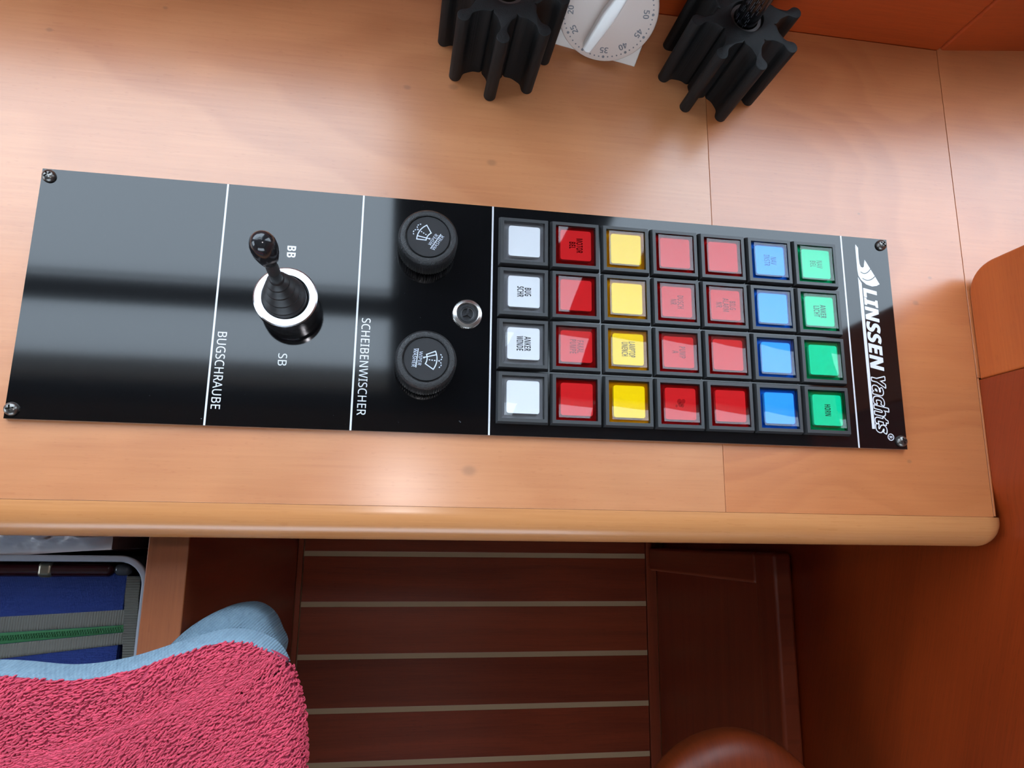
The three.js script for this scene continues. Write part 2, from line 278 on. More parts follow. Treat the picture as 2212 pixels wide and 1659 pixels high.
  for (const [x, z, a] of [[-0.2224, -0.0268, 0.6], [-0.2229, 0.0760, 0.2], [0.1770, -0.0268, 0.9], [0.1776, 0.0760, 0.35]]) { const m = mesh('screw', sg, sm, panel); m.position.set(x, PT, z); m.rotation.y = a; }
}
// thruster toggle: chrome bush, ribbed rubber boot, steel lever with black grip
{
  const V = a => a.map(p => new THREE.Vector2(p[0] / 1000, p[1] / 1000)), lat = (a, n = 48) => creased(new THREE.LatheGeometry(V(a), n), 0.6);
  const c = mesh('toggle_switch', lat([[9, 3], [9.2, 14.6], [9.9, 15.3], [12.7, 15.3], [13.2, 14.9], [13.3, 14.2], [13.3, 9.0], [12.6, 8.6], [12.6, 0], [9, 0]]), std([0.60, 0.60, 0.63], 0.22, { metalness: 1 }), panel);
  c.userData.label = 'chrome bush of the bow thruster toggle'; c.position.set(-0.1173, PT, 0.0262);
  const rub = std([0.012, 0.012, 0.013], 0.45), prof = [[9.1, 2], [9.3, 14.6]];
  for (let i = 0; i < 4; i++) { const r = 9.0 - i * 1.5, y = 15.4 + i * 4.6; prof.push([r - 0.5, y], [r, y + 1.0], [r, y + 2.2], [r - 0.9, y + 3.4], [r - 1.6, y + 4.0]); }
  prof.push([2.6, 34.6], [2.2, 34.9], [0.01, 34.9]);
  mesh('boot', lat(prof), rub, c);
  const lv = mesh('lever', lat([[0.01, 30], [2.5, 30], [2.5, 50], [0.01, 50]], 28), std([0.12, 0.11, 0.11], 0.3, { metalness: 0.8 }), c);
  const gr = mesh('grip', lat([[0.01, 43.0], [2.7, 43.0], [3.4, 43.4], [4.3, 46.5], [5.0, 50], [5.2, 53], [5.0, 55.8], [4.3, 58], [3.0, 59.6], [1.5, 60.4], [0.01, 60.6]], 36), std([0.012, 0.012, 0.014], 0.15), c);
  for (const m of [lv, gr, c.children[0]]) { m.rotation.set(-0.155, 0, 0.065); m.position.set(0, 0, 0.0012); }
  c.children[0].rotation.set(-0.075, 0, 0.03);
}
// two wiper knobs with printed caps
{
  const icon = rot => canvasTex(512, 512, (g, w) => {
    g.fillStyle = 'rgb(27,27,30)'; g.fillRect(0, 0, w, w); g.translate(w / 2, w / 2); g.rotate(rot); g.scale(w / 100, w / 100);
    g.fillStyle = g.strokeStyle = 'rgb(215,224,240)'; g.lineJoin = 'miter'; g.lineWidth = 2.4;
    g.beginPath(); g.moveTo(-20.5, -18); g.quadraticCurveTo(0, -29, 20.5, -18); g.lineTo(10.5, 0.5); g.quadraticCurveTo(0, -4.5, -10.5, 0.5); g.closePath(); g.stroke();      // windscreen
    g.beginPath(); g.moveTo(-13, -21); g.lineTo(-3.5, 4.5); g.stroke(); g.beginPath(); g.arc(-3, 5.2, 2.1, 0, 7); g.fill();                                                         // wiper arm
    g.setLineDash([3.2, 2.6]); g.beginPath(); g.moveTo(0.5, -20.5); g.lineTo(0.5, -5); g.stroke();
    g.lineWidth = 2.2; g.setLineDash([3.4, 2.4]); g.beginPath(); g.moveTo(0, -26.5); g.bezierCurveTo(-1, -34, -11, -38, -16, -28); g.stroke(); g.beginPath(); g.moveTo(0, -26.5); g.bezierCurveTo(1, -34, 11, -38, 16, -28); g.stroke(); g.setLineDash([]);
    g.textAlign = 'center'; g.font = '11px sans-serif'; g.fillText('WIPER', 0, 17.2); g.font = '11px sans-serif'; g.fillText('WASHER', 0, 29.6); g.fillRect(-21.5, 18.8, 43, 2.0);
  });
  const out = []; const K = 72;                   // knurled body
  const prof = [[13.2, 0.4, 1], [13.5, 1, 1], [13.5, 7.5, 1], [13.3, 8.4, 0.4], [13.4, 10.6, 0], [13.1, 12.2, 0], [12.3, 13.2, 0], [11.2, 13.6, 0], [10.4, 13.5, 0], [10.0, 13.1, 0], [9.9, 12.2, 0], [0.01, 12.2, 0]];
  const pos = [], idx = []; const M = K * 4;
  prof.forEach(([r, y, kn]) => { for (let i = 0; i < M; i++) { const a = i / M * Math.PI * 2, rr = r + kn * 0.22 * (i % 4 < 2 ? 0 : -1); pos.push(rr * Math.cos(a) / 1000, y / 1000, rr * Math.sin(a) / 1000); } });
  for (let j = 0; j < prof.length - 1; j++) for (let i = 0; i < M; i++) { const a = j * M + i, b = j * M + (i + 1) % M; idx.push(a, a + M, b + M, a, b + M, b); }
  const g0 = new THREE.BufferGeometry(); g0.setAttribute('position', new THREE.Float32BufferAttribute(pos, 3)); g0.setIndex(idx);
  const kg = creased(g0, 0.5), grain = grayTex(256, 256, 0.006, 0.006, (x, y) => noise(x * 5000, y * 5000));
  const km = std([0.012, 0.012, 0.013], 0.42); planar(kg, 'xz'); km.bumpMap = grain; km.bumpScale = 0.00012;
  const cap = creased(new THREE.LatheGeometry([[0.01, 13.35], [8, 13.3], [9.4, 13.15], [9.65, 12.9], [9.7, 12.25]].map(p => new THREE.Vector2(p[0] / 1000, p[1] / 1000)).reverse(), 48), 0.5);
  const p = cap.attributes.position, uv = new Float32Array(p.count * 2); for (let i = 0; i < p.count; i++) { uv[2 * i] = 0.5 + p.getX(i) / 0.0198; uv[2 * i + 1] = 0.5 - p.getZ(i) / 0.0198; } cap.setAttribute('uv', new THREE.BufferAttribute(uv, 2));
  for (const [x, z, rot, lab] of [[-0.0581, -0.0068, -1.02, 'black wiper washer knob with slanted print'], [-0.0571, 0.0497, 1.66, 'black wiper washer knob with print reading downwards']]) {
    const k = mesh('wiper_knob', kg, km, panel); k.position.set(x, PT, z); k.userData.label = lab;
    mesh('printed_cap', cap, new THREE.MeshPhysicalMaterial({ map: icon(rot), roughness: 0.36, bumpMap: grain, bumpScale: 0.00004 }), k);
  }
  out.length = 0;
}
// round socket with knurled metal ring
{
  const pr = [[4.9, 0.2], [4.9, 1.2], [5.0, 1.7], [5.3, 1.9], [6.6, 1.3], [6.95, 0.9], [6.95, 0]], M = 256, pos = [], idx = [];
  pr.forEach(([r, y], j) => { for (let i = 0; i < M; i++) { const a = i / M * 2 * Math.PI, rr = r - (j >= 5 ? 0.2 * (i % 4 < 2 ? 0 : 1) : 0); pos.push(rr * Math.cos(a) / 1000, y / 1000, rr * Math.sin(a) / 1000); } });
  for (let j = 0; j < pr.length - 1; j++) for (let i = 0; i < M; i++) { const a = j * M + i, b = j * M + (i + 1) % M; idx.push(a, a + M, b + M, a, b + M, b); }
  const g = new THREE.BufferGeometry(); g.setAttribute('position', new THREE.Float32BufferAttribute(pos, 3)); g.setIndex(idx);
  const r = mesh('buzzer_socket', creased(g, 0.5), std([0.62, 0.60, 0.58], 0.28, { metalness: 1 }), panel); r.position.set(-0.0385, PT, 0.0243); r.userData.label = 'small round buzzer with knurled steel ring';
  const bp = std([0.018, 0.018, 0.02], 0.3), V = a => a.map(p => new THREE.Vector2(p[0] / 1000, p[1] / 1000));
  mesh('insert', creased(new THREE.LatheGeometry(V([[0.01, 0.1], [2.55, 0.1], [2.6, 0.9], [3.2, 1.0], [3.3, 1.25], [3.9, 1.3], [4.0, 1.05], [4.9, 1.0], [4.9, 0.1]]), 40), 0.5), bp, r);
  for (let k = 0; k < 3; k++) mesh('spoke', new THREE.BoxGeometry(0.0026, 0.0008, 0.0009).translate(0.0013, 0.0006, 0).rotateY(k * 2.094 + 1.45), bp, r);
}
// twenty-eight push buttons: grey bezel, dished tinted lens, printed white insert
{
  const fg = (() => {   // bezel: square hole, flat top, outer skirt
    const R = [[0.0098, 0.0003], [0.0098, 0.0030], [0.01135, 0.0030], [0.0120, 0.0008], [0.0120, 0]], c4 = [[-1, -1], [-1, 1], [1, 1], [1, -1]], v = [];
    for (let j = 0; j < R.length - 1; j++) for (let k = 0; k < 4; k++) { const P = (r, c) => [c4[c % 4][0] * r[0], r[1], c4[c % 4][1] * r[0]], A = P(R[j], k), B = P(R[j], k + 1), C = P(R[j + 1], k + 1), D = P(R[j + 1], k); v.push(...A, ...C, ...B, ...A, ...D, ...C); }
    const g = new THREE.BufferGeometry(); g.setAttribute('position', new THREE.Float32BufferAttribute(v, 3)); g.computeVertexNormals(); return g;
  })();
  // lens: dished top with rounded edge, sloping sides
  const N = 14, a = 0.0087, yt = 0.0040, sag = 0.00031, pos = [], idx = [];
  for (let j = 0; j <= N; j++) for (let i = 0; i <= N; i++) { const u = i / N * 2 - 1, v = j / N * 2 - 1; pos.push(u * a, yt - sag * (2 - u * u - v * v), v * a); }
  for (let j = 0; j < N; j++) for (let i = 0; i < N; i++) { const k = j * (N + 1) + i; idx.push(k, k + N + 1, k + 1, k + 1, k + N + 1, k + N + 2); }
  const top = new THREE.BufferGeometry(); top.setAttribute('position', new THREE.Float32BufferAttribute(pos, 3)); top.setIndex(idx); top.computeVertexNormals();
  const sp = [], ring = []; for (let k = 0; k < 4 * N; k++) { const s = Math.floor(k / N), t = (k % N) / N * 2 - 1; ring.push(s === 0 ? [t, -1] : s === 1 ? [1, t] : s === 2 ? [-t, 1] : [-1, -t]); }
  const ptop = ([u, v]) => [u * a, yt - sag * (2 - u * u - v * v), v * a], pbot = ([u, v]) => [u * 0.0095, 0.0012, v * 0.0095];
  for (let k = 0; k < ring.length; k++) { const A = ring[k], B = ring[(k + 1) % ring.length], t0 = ptop(A), t1 = ptop(B), b0 = pbot(A), b1 = pbot(B); sp.push(...t0, ...t1, ...b1, ...t0, ...b1, ...b0); }
  const side = new THREE.BufferGeometry(); side.setAttribute('position', new THREE.Float32BufferAttribute(sp, 3)); side.computeVertexNormals();
  const tg = top.toNonIndexed(); const lens = mergeGeometries([tg, side]);
  // insert: rounded square block, printed face up
  const ins = new THREE.Shape(), w = 0.0075, r = 0.0012; ins.moveTo(-w + r, -w); ins.lineTo(w - r, -w); ins.quadraticCurveTo(w, -w, w, -w + r); ins.lineTo(w, w - r); ins.quadraticCurveTo(w, w, w - r, w); ins.lineTo(-w + r, w); ins.quadraticCurveTo(-w, w, -w, w - r); ins.lineTo(-w, -w + r); ins.quadraticCurveTo(-w, -w, -w + r, -w);
  const ig = new THREE.ExtrudeGeometry(ins, { depth: 0.0022, bevelEnabled: false, curveSegments: 5 }).rotateX(-Math.PI / 2).translate(0, 0.0006, 0);
  { const p = ig.attributes.position, uv = new Float32Array(p.count * 2); for (let i = 0; i < p.count; i++) { uv[2 * i] = 0.5 + p.getX(i) / (2 * w); uv[2 * i + 1] = 0.5 - p.getZ(i) / (2 * w); } ig.setAttribute('uv', new THREE.BufferAttribute(uv, 2)); }
  const fm = std([0.034, 0.035, 0.037], 0.42), cg = box(-0.0097, 0.0097, 0.0001, 0.0005, -0.0097, 0.0097);
  const tint = { white: [0.97, 0.98, 1.0], red: [0.80, 0.125, 0.135], yellow: [0.99, 0.80, 0.06], blue: [0.20, 0.60, 1.0], green: [0.07, 0.84, 0.58] };
  const lm = {}; for (const k in tint) lm[k] = new THREE.MeshPhysicalMaterial({ color: new THREE.Color().setRGB(...tint[k]), roughness: 0.03, transmission: 1, thickness: 0, ior: 1.5 });
  const CAR = { white: [0.20, 0.20, 0.21], red: [0.30, 0.06, 0.07], yellow: [0.42, 0.20, 0.06], blue: [0.05, 0.12, 0.34], green: [0.05, 0.26, 0.14] }, cms = {}; for (const k in CAR) cms[k] = std(CAR[k], 0.4);
  const plain = std([0.82, 0.82, 0.82], 0.6), plainW = std([0.70, 0.71, 0.72], 0.6), cols = ['white', 'red', 'yellow', 'red', 'red', 'blue', 'green'];
  const pale = 'rgba(40,40,44,0.55)', ink = 'rgb(28,28,32)';
  // lettering per button: lines (first line furthest right), ink
  const txt = { '0,1': [['BUG', 'SCHR'], ink], '0,2': [['ANKER', 'WINDE'], ink], '1,0': [['MOTOR', 'BEL'], ink], '1,2': [['FAKAL', 'PUMPE'], pale], '2,2': [['LAMPTOP', 'UNENCH'], ink], '3,1': [['DUSCH', 'NR'], pale], '3,2': [['PUMP', 'A'], pale], '3,3': [['', ''], pale], '4,1': [['BILG', 'ALARM', 'NR'], pale], '5,0': [['NAV', 'INSTR'], pale], '6,0': [['NAV', 'BEL'], pale], '6,1': [['ANKER', 'LICHT'], ink], '6,3': [['HORN'], ink] };
  for (let c = 0; c < 7; c++) for (let rr = 0; rr < 4; rr++) {
    const f = mesh('push_button', fg, fm, panel); f.position.set((c - 0.5) * 0.025, PT, (rr - 0.5) * 0.025);
    const t = txt[`${c},${rr}`], words = t ? t[0].join(' ').trim() : '';
    f.userData.label = `${cols[c]} square push button ${words ? 'lettered ' + words : 'without lettering'}`;
    let im = c ? plain : plainW;
    if (t) im = new THREE.MeshPhysicalMaterial({ roughness: 0.6, map: canvasTex(192, 192, (g, W) => {
      g.fillStyle = c ? 'rgb(233,233,233)' : 'rgb(217,218,219)'; g.fillRect(0, 0, W, W); g.fillStyle = t[1]; g.translate(W / 2, W / 2); g.rotate(Math.PI / 2); g.textAlign = 'center'; g.textBaseline = 'middle';
      if (c === 3 && rr === 3) { for (const [x, y, s] of [[-16, -18, 15], [-14, 8, 17], [4, 2, 16], [10, -12, 12], [14, 26, 9]]) { g.globalAlpha = 0.5; g.beginPath(); g.ellipse(x, y, s, s * 0.8, 0.3, 0, 7); g.fill(); } }
      const n = t[0].length; g.font = `bold 54px sans-serif`;
      t[0].forEach((l, i) => { g.save(); g.translate(0, (i - (n - 1) / 2) * 45); g.scale(l.length > 5 ? 0.40 : 0.50, 1); g.fillText(l, 0, 0); g.restore(); });
    }) });
    mesh('insert', ig, im, f); mesh('carrier', cg, cms[cols[c]], f); mesh('lens', lens, lm[cols[c]], f);
  }
}

// ---------------------------------------------------------------- things standing at the back of the dashboard
function impellerGeo(R, tip, hub, bore, H) {
  const s = new THREE.Shape(), nV = 8, pts = [];
  for (let k = 0; k < nV; k++) {
    const a0 = k * 2 * Math.PI / nV, P = (r, off) => [r * Math.cos(a0) - off * Math.sin(a0), r * Math.sin(a0) + off * Math.cos(a0)];
    // flank out, round tip, flank back, rounded root
    pts.push(P(hub * 0.99, -0.0052), P(hub + 0.0022, -0.0031), P(hub + 0.0050, -0.0020), P(R - 0.0042, -0.0015), P(R - 0.0028, -0.0019));
    for (let j = 0; j <= 10; j++) { const b = -Math.PI * 0.66 + j / 10 * Math.PI * 1.32; pts.push(P(R + tip * Math.cos(b), tip * Math.sin(b))); }
    pts.push(P(R - 0.0028, 0.0019), P(R - 0.0042, 0.0015), P(hub + 0.0050, 0.0020), P(hub + 0.0022, 0.0031), P(hub * 0.99, 0.0052));
    const m = a0 + Math.PI / nV; pts.push([hub * 0.97 * Math.cos(m), hub * 0.97 * Math.sin(m)]);
  }
  const curve = new THREE.CatmullRomCurve3(pts.map(p => new THREE.Vector3(p[0], p[1], 0)), true, 'centripetal').getPoints(nV * 60);
  s.setFromPoints(curve.map(v => new THREE.Vector2(v.x, v.y)));
  const h = new THREE.Path(); h.absarc(0, 0, bore, 0, 2 * Math.PI, true); s.holes.push(h);
  const g = new THREE.ExtrudeGeometry(s, { depth: H - 0.0008, bevelEnabled: true, bevelThickness: 0.0004, bevelSize: 0.0004, bevelOffset: -0.0004, bevelSegments: 2, curveSegments: 40 });
  return creased(g.rotateX(Math.PI / 2).translate(0, H - 0.0004, 0), 0.6);
}
const rubber = std([0.004, 0.0042, 0.0045], 0.6, { specularIntensity: 0.55 });
{
  const rn = grayTex(256, 256, 0.01, 0.01, (x, y) => noise(x * 3000, y * 3000)); rubber.bumpMap = rn; rubber.bumpScale = 0.00005;
  const g = planar(impellerGeo(0.0256, 0.0030, 0.0142, 0.0082, 0.0445), 'xz');
  const bush = creased(new THREE.LatheGeometry([[6.2, 3], [8.1, 3], [8.1, 42.5], [7.6, 42.9], [6.2, 42.9], [6.2, 3]].map(p => new THREE.Vector2(p[0] / 1000, p[1] / 1000)), 40), 0.5);
  const mk = (x, z, turn, label) => { const t = thing('impeller', label, 'impeller', 'rubber pump impellers on the dashboard'); t.position.set(x, 0.0002, z); t.rotation.y = turn; mesh('vanes', g, rubber, t); mesh('bush', bush, std([0.03, 0.022, 0.02], 0.5), t); return t; };
  mk(-0.0280, -0.1160, -0.075, 'black rubber pump impeller with an empty bore beside the white timer');
  mk(0.0866, -0.1178, -0.565 + 0.785, 'black rubber pump impeller holding an upright black pen');
}
{ // pen standing in the right impeller's bore
  const t = thing('marker_pen', 'slim black cylinder with tiny white print standing in the impeller bore', 'pen'); t.position.set(0.0866, 0.0006, -0.1178);
  const m = canvasTex(1024, 512, (g, w, h) => { g.fillStyle = 'rgb(8,8,10)'; g.fillRect(0, 0, w, h); g.fillStyle = 'rgb(52,53,58)'; for (let r = 0; r < 44; r++) { let x = 0; const xx = r / 44 * w; if (r % 7 === 3) { g.fillRect(xx, 0, 2, h); continue; } while (x < h) { const l = 8 + rnd() * 26; if (rnd() > 0.3) g.fillRect(xx, x, 8, l * 0.8); x += l + 4; } } g.fillStyle = 'rgb(150,165,205)'; g.fillRect(w * 0.30, h * 0.45, 60, 36); });
  const b = new THREE.CylinderGeometry(0.0056, 0.0056, 0.086, 40, 1, true).translate(0, 0.049, 0);
  mesh('barrel', b, new THREE.MeshPhysicalMaterial({ map: m, roughness: 0.25 }), t).rotation.y = 1.0;
  mesh('end_cap', creased(new THREE.LatheGeometry([[0.01, 0], [4.8, 0], [5.5, 0.8], [5.6, 6], [5.6, 6.1]].map(p => new THREE.Vector2(p[0] / 1000, p[1] / 1000)), 32), 0.5), std([0.01, 0.01, 0.012], 0.3), t);
  mesh('top_cap', creased(new THREE.LatheGeometry([[5.6, 92], [5.9, 92.2], [5.9, 110], [5.2, 111], [0.01, 111]].map(p => new THREE.Vector2(p[0] / 1000, p[1] / 1000)), 32), 0.5), std([0.01, 0.01, 0.012], 0.3), t);
}
{ // kitchen timer leaning back: square housing, round dial with grip bar
  const t = thing('kitchen_timer', 'white kitchen timer with round minute dial leaning between the impellers', 'timer');
  const S = 0.048, th = 0.5, psi = 0.18;
  t.position.set(0.046 - Math.cos(psi) * S / 2, 0.0003, -0.1163 - Math.sin(psi) * S / 2); t.rotation.order = 'YXZ'; t.rotation.y = -psi; t.rotation.x = -th;
  const white = std([0.52, 0.43, 0.37], 0.38);
  mesh('housing', rbox(-S / 2, S / 2, 0, S, -0.009, 0, 0.0006, 2), white, t);
  mesh('neck', new THREE.CylinderGeometry(0.02, 0.022, 0.0035, 48).rotateX(Math.PI / 2).translate(0.0012, S / 2 + 0.0005, 0.00175), white, t);
  const R = 0.0245, dg = creased(new THREE.LatheGeometry([[0.01, 0], [23.6, 0], [24.4, 0.5], [24.5, 1.1], [24.1, 1.8], [22, 2.3], [0.01, 2.5]].map(p => new THREE.Vector2(p[0] / 1000, p[1] / 1000)), 72), 0.5).rotateX(Math.PI / 2);
  { const p = dg.attributes.position, uv = new Float32Array(p.count * 2); for (let i = 0; i < p.count; i++) { uv[2 * i] = 0.5 + p.getX(i) / (2 * R); uv[2 * i + 1] = 0.5 + p.getY(i) / (2 * R); } dg.setAttribute('uv', new THREE.BufferAttribute(uv, 2)); }
  const face = canvasTex(1024, 1024, (g, w) => {
    g.fillStyle = 'rgb(193,174,163)'; g.fillRect(0, 0, w, w); g.translate(w / 2, w / 2); g.fillStyle = 'rgb(92,88,92)';
    for (let m = 0; m < 60; m++) { const a = (288 - 6 * m) * Math.PI / 180, big = m % 5 === 0; g.beginPath(); g.arc(Math.cos(a) * 455, Math.sin(a) * 455, big ? 14 : 8, 0, 7); g.fill(); }
    g.font = 'bold 84px sans-serif'; g.textAlign = 'center'; g.textBaseline = 'middle';
    for (let m = 0; m < 60; m += 5) { const a = (378 - 6 * m) * Math.PI / 180; g.save(); g.rotate(a); g.translate(0, -385); if (m !== 30) g.fillText(m ? String(m) : '60', 0, 0); g.restore(); }
  });
  const d = mesh('dial', dg, new THREE.MeshPhysicalMaterial({ map: face, roughness: 0.35 }), t); d.position.set(0.0012, S / 2 + 0.0005, 0.0035);
  const bar = new THREE.Shape(); bar.moveTo(-0.0022, -0.0185); bar.quadraticCurveTo(0, -0.0205, 0.0022, -0.0185); bar.lineTo(0.0034, 0); bar.lineTo(0.0022, 0.0185); bar.quadraticCurveTo(0, 0.0205, -0.0022, 0.0185); bar.lineTo(-0.0034, 0); bar.closePath();
  const gb = new THREE.ExtrudeGeometry(bar, { depth: 0.0055, bevelEnabled: true, bevelThickness: 0.0012, bevelSize: 0.0010, bevelOffset: -0.001, bevelSegments: 4, curveSegments: 8 });
  const k = mesh('grip_bar', creased(gb, 0.7).translate(0, 0, 0.0034), std([0.74, 0.73, 0.71], 0.22), d); k.rotation.z = -0.30;
}

// ---------------------------------------------------------------- cupboard on the left of the footwell
{
  const c = thing('side_cupboard', 'open wooden cupboard left of the footwell with a reddish divider', 'cupboard');
  mesh('divider', planar(rbox(-0.1790, -0.1614, -0.4795, -0.046, -0.15, 0.60, 0.0008, 1), 'yz'), matMahog, c);
  mesh('divider_edge', planar(rbox(-0.1792, -0.1612, -0.0465, -0.0448, 0.118, 0.60, 0.0006, 2), 'zx'), matPost, c);
  mesh('shelf', planar(box(-0.9, -0.1795, -0.22, -0.205, -0.15, 0.60), 'xz'), matMahog, c);
  mesh('side', planar(box(-0.915, -0.9, -0.4795, -0.046, -0.15, 0.60), 'zy'), matMahog, c);
  mesh('top_board', planar(rbox(-0.90, -0.122, -0.0445, -0.020, 0.194, 0.60, 0.004, 3), 'xz'), matPost, c);
  mesh('back', planar(box(-0.9, -0.1795, -0.205, -0.03, 0.062, 0.070), 'xy'), matPost, c);
}
const matPink = std([0.42, 0.36, 0.36], 0.55);
{ // open plastic bin with a pale rim
  const b = thing('plastic_bin', 'open dark plastic bin with a pale grey rounded rim', 'bin');
  const sh = (x0, x1, z0, z1, r) => { const s = new THREE.Shape(); s.moveTo(x0 + r, z0); s.lineTo(x1 - r, z0); s.absarc(x1 - r, z0 + r, r, -Math.PI / 2, 0); s.lineTo(x1, z1 - r); s.absarc(x1 - r, z1 - r, r, 0, Math.PI / 2); s.lineTo(x0 + r, z1); s.absarc(x0 + r, z1 - r, r, Math.PI / 2, Math.PI); s.lineTo(x0, z0 + r); s.absarc(x0 + r, z0 + r, r, Math.PI, Math.PI * 1.5); return s; };
  const X0 = -0.44, X1 = -0.1818, Z0 = 0.1352, Z1 = 0.36;
  const rim = sh(X0, X1, Z0, Z1, 0.014); rim.holes.push(new THREE.Path(sh(X0 + 0.003, X1 - 0.003, Z0 + 0.003, Z1 - 0.003, 0.011).getPoints(12).reverse()));
  const wall = sh(X0 + 0.001, X1 - 0.001, Z0 + 0.001, Z1 - 0.001, 0.013); wall.holes.push(new THREE.Path(sh(X0 + 0.0025, X1 - 0.0025, Z0 + 0.0025, Z1 - 0.0025, 0.0115).getPoints(12).reverse()));
  const ex = (s, d, y, bev) => creased(new THREE.ExtrudeGeometry(s, { depth: d, bevelEnabled: bev, bevelThickness: 0.0007, bevelSize: 0.0007, bevelOffset: -0.0007, bevelSegments: 3, curveSegments: 12 }).rotateX(Math.PI / 2).translate(0, y, 0), 0.6);
  mesh('rim', ex(rim, 0.0016, -0.0605, true), std([0.36, 0.36, 0.40], 0.4), b);
  mesh('wall', ex(wall, 0.135, -0.0632, false), std([0.05, 0.05, 0.06], 0.35), b);
  mesh('base', box(X0 + 0.003, X1 - 0.003, -0.2005, -0.197, Z0 + 0.003, Z1 - 0.003), std([0.05, 0.05, 0.06], 0.4), b);
}
{ // blue zipped pouch lying in the bin
  const p = thing('zipped_pouch', 'blue fabric pouch with grey webbing and green zip in the bin', 'pouch');
  const g = new THREE.PlaneGeometry(0.235, 0.155, 110, 70).rotateX(-Math.PI / 2), hgt = (x, z) => -0.084 + 0.004 * fbm(x * 22 + 4, z * 26 + 2, 3) - 0.003 * Math.pow(clamp((0.157 - z) / 0.016), 2);
  const pos = g.attributes.position; for (let i = 0; i < pos.count; i++) { const x = pos.getX(i) - 0.3165, z = pos.getZ(i) + 0.2215; pos.setXYZ(i, x, hgt(x, z), z); }
  const under = g.clone().translate(0, -0.03, 0); { const q = under.index.array; for (let i = 0; i < q.length; i += 3) { const k = q[i]; q[i] = q[i + 1]; q[i + 1] = k; } }
  const skirt = box(-0.433, -0.200, -0.117, -0.089, 0.1475, 0.298); planar(skirt, 'xz');
  g.computeVertexNormals(); under.computeVertexNormals();
  const weave = grayTex(64, 64, 0.0032, 0.0032, (x, y) => 0.5 + 0.25 * Math.sin(x * 2 * Math.PI / 0.0008) + 0.25 * Math.sin(y * 2 * Math.PI / 0.0008)), rib = grayTex(64, 16, 0.0048, 0.0048, (x) => 0.5 + 0.5 * Math.sin(x * 2 * Math.PI / 0.0012));
  const ribV = grayTex(16, 64, 0.0048, 0.0048, (x, y) => 0.5 + 0.5 * Math.sin(y * 2 * Math.PI / 0.0012));
  const blue = std([0.009, 0.032, 0.20], 0.75, { bumpMap: weave, bumpScale: 0.0002, sheen: 0.4, sheenRoughness: 0.5 });
  mesh('body', mergeGeometries([planar(g, 'xz'), planar(under, 'xz'), skirt].map(a => a.index ? a.toNonIndexed() : a)), blue, p);
  // strip(name, corner functions) lies on the cloth
  const strip = (name, x0, x1, zt, zb, mat, lift, nx0 = 0) => {
    const nx = 90, nz = 10, v = [], ix = []; for (let j = 0; j <= nz; j++) for (let i = 0; i <= nx; i++) { const x = x0 + (x1 - x0) * i / nx + (nx0 ? (zt(0) + (zb(0) - zt(0)) * j / nz - 0.145) * nx0 : 0), z = zt(x) + (zb(x) - zt(x)) * j / nz, e = (j === 0 || j === nz || i === 0 || i === nx) ? 0.0002 : lift; v.push(x, hgt(x, z) + e, z); }
    for (let j = 0; j < nz; j++) for (let i = 0; i < nx; i++) { const k = j * (nx + 1) + i; ix.push(k, k + nx + 1, k + 1, k + 1, k + nx + 1, k + nx + 2); }
    const s = new THREE.BufferGeometry(); s.setAttribute('position', new THREE.Float32BufferAttribute(v, 3)); s.setIndex(ix); s.computeVertexNormals(); return mesh(name, planar(s, 'xz'), mat, p);
  };
  const ln = (za, zb) => x => za + (zb - za) * (x + 0.255) / 0.059;
  const web = std([0.20, 0.19, 0.165], 0.8, { bumpMap: rib, bumpScale: 0.0003 }), webV = std([0.17, 0.165, 0.14], 0.8, { bumpMap: ribV, bumpScale: 0.0003 });
  strip('webbing', -0.42, -0.196, ln(0.1653, 0.1620), ln(0.1727, 0.1692), web, 0.0008);
  strip('zip_tape', -0.42, -0.196, ln(0.1728, 0.1693), ln(0.1781, 0.1727), std([0.045, 0.20, 0.075], 0.7), 0.0006);
  const teeth = []; for (let x = -0.30; x < -0.197; x += 0.00115) for (const s of [0, 1]) teeth.push(new THREE.BoxGeometry(0.0008, 0.0007, 0.0011).translate(x + s * 0.0005, hgt(x, ln(0.1752, 0.171)(x)) + 0.0011, ln(0.1752, 0.171)(x) + (s ? 0.0005 : -0.0005)));
  const z = mesh('zip_teeth', mergeGeometries(teeth), std([0.03, 0.15, 0.05], 0.4), p); z.userData.kind = 'stuff';
  strip('webbing', -0.42, -0.196, ln(0.1782, 0.1728), ln(0.1850, 0.1784), web, 0.0008);
  strip('webbing', -0.1992, -0.1925, () => 0.1460, () => 0.24, webV, 0.0013, 0.08);
}
{ // dark glossy slim case wedged along the far edge of the bin
  const c = thing('slim_case', 'slim dark red glossy case with a pale clasp along the bin edge', 'case');
  mesh('body', rbox(-0.40, -0.205, -0.094, -0.080, 0.1392, 0.1462, 0.003, 4), std([0.035, 0.006, 0.008], 0.12), c);
  mesh('clasp', rbox(-0.2400, -0.2325, -0.0945, -0.0795, 0.1388, 0.1466, 0.0025, 3), std([0.3, 0.25, 0.19], 0.3, { metalness: 0.7 }), c);
  mesh('clear_tip', rbox(-0.2055, -0.1965, -0.092, -0.081, 0.1396, 0.1458, 0.003, 4), std([0.06, 0.06, 0.07], 0.05), c);
}
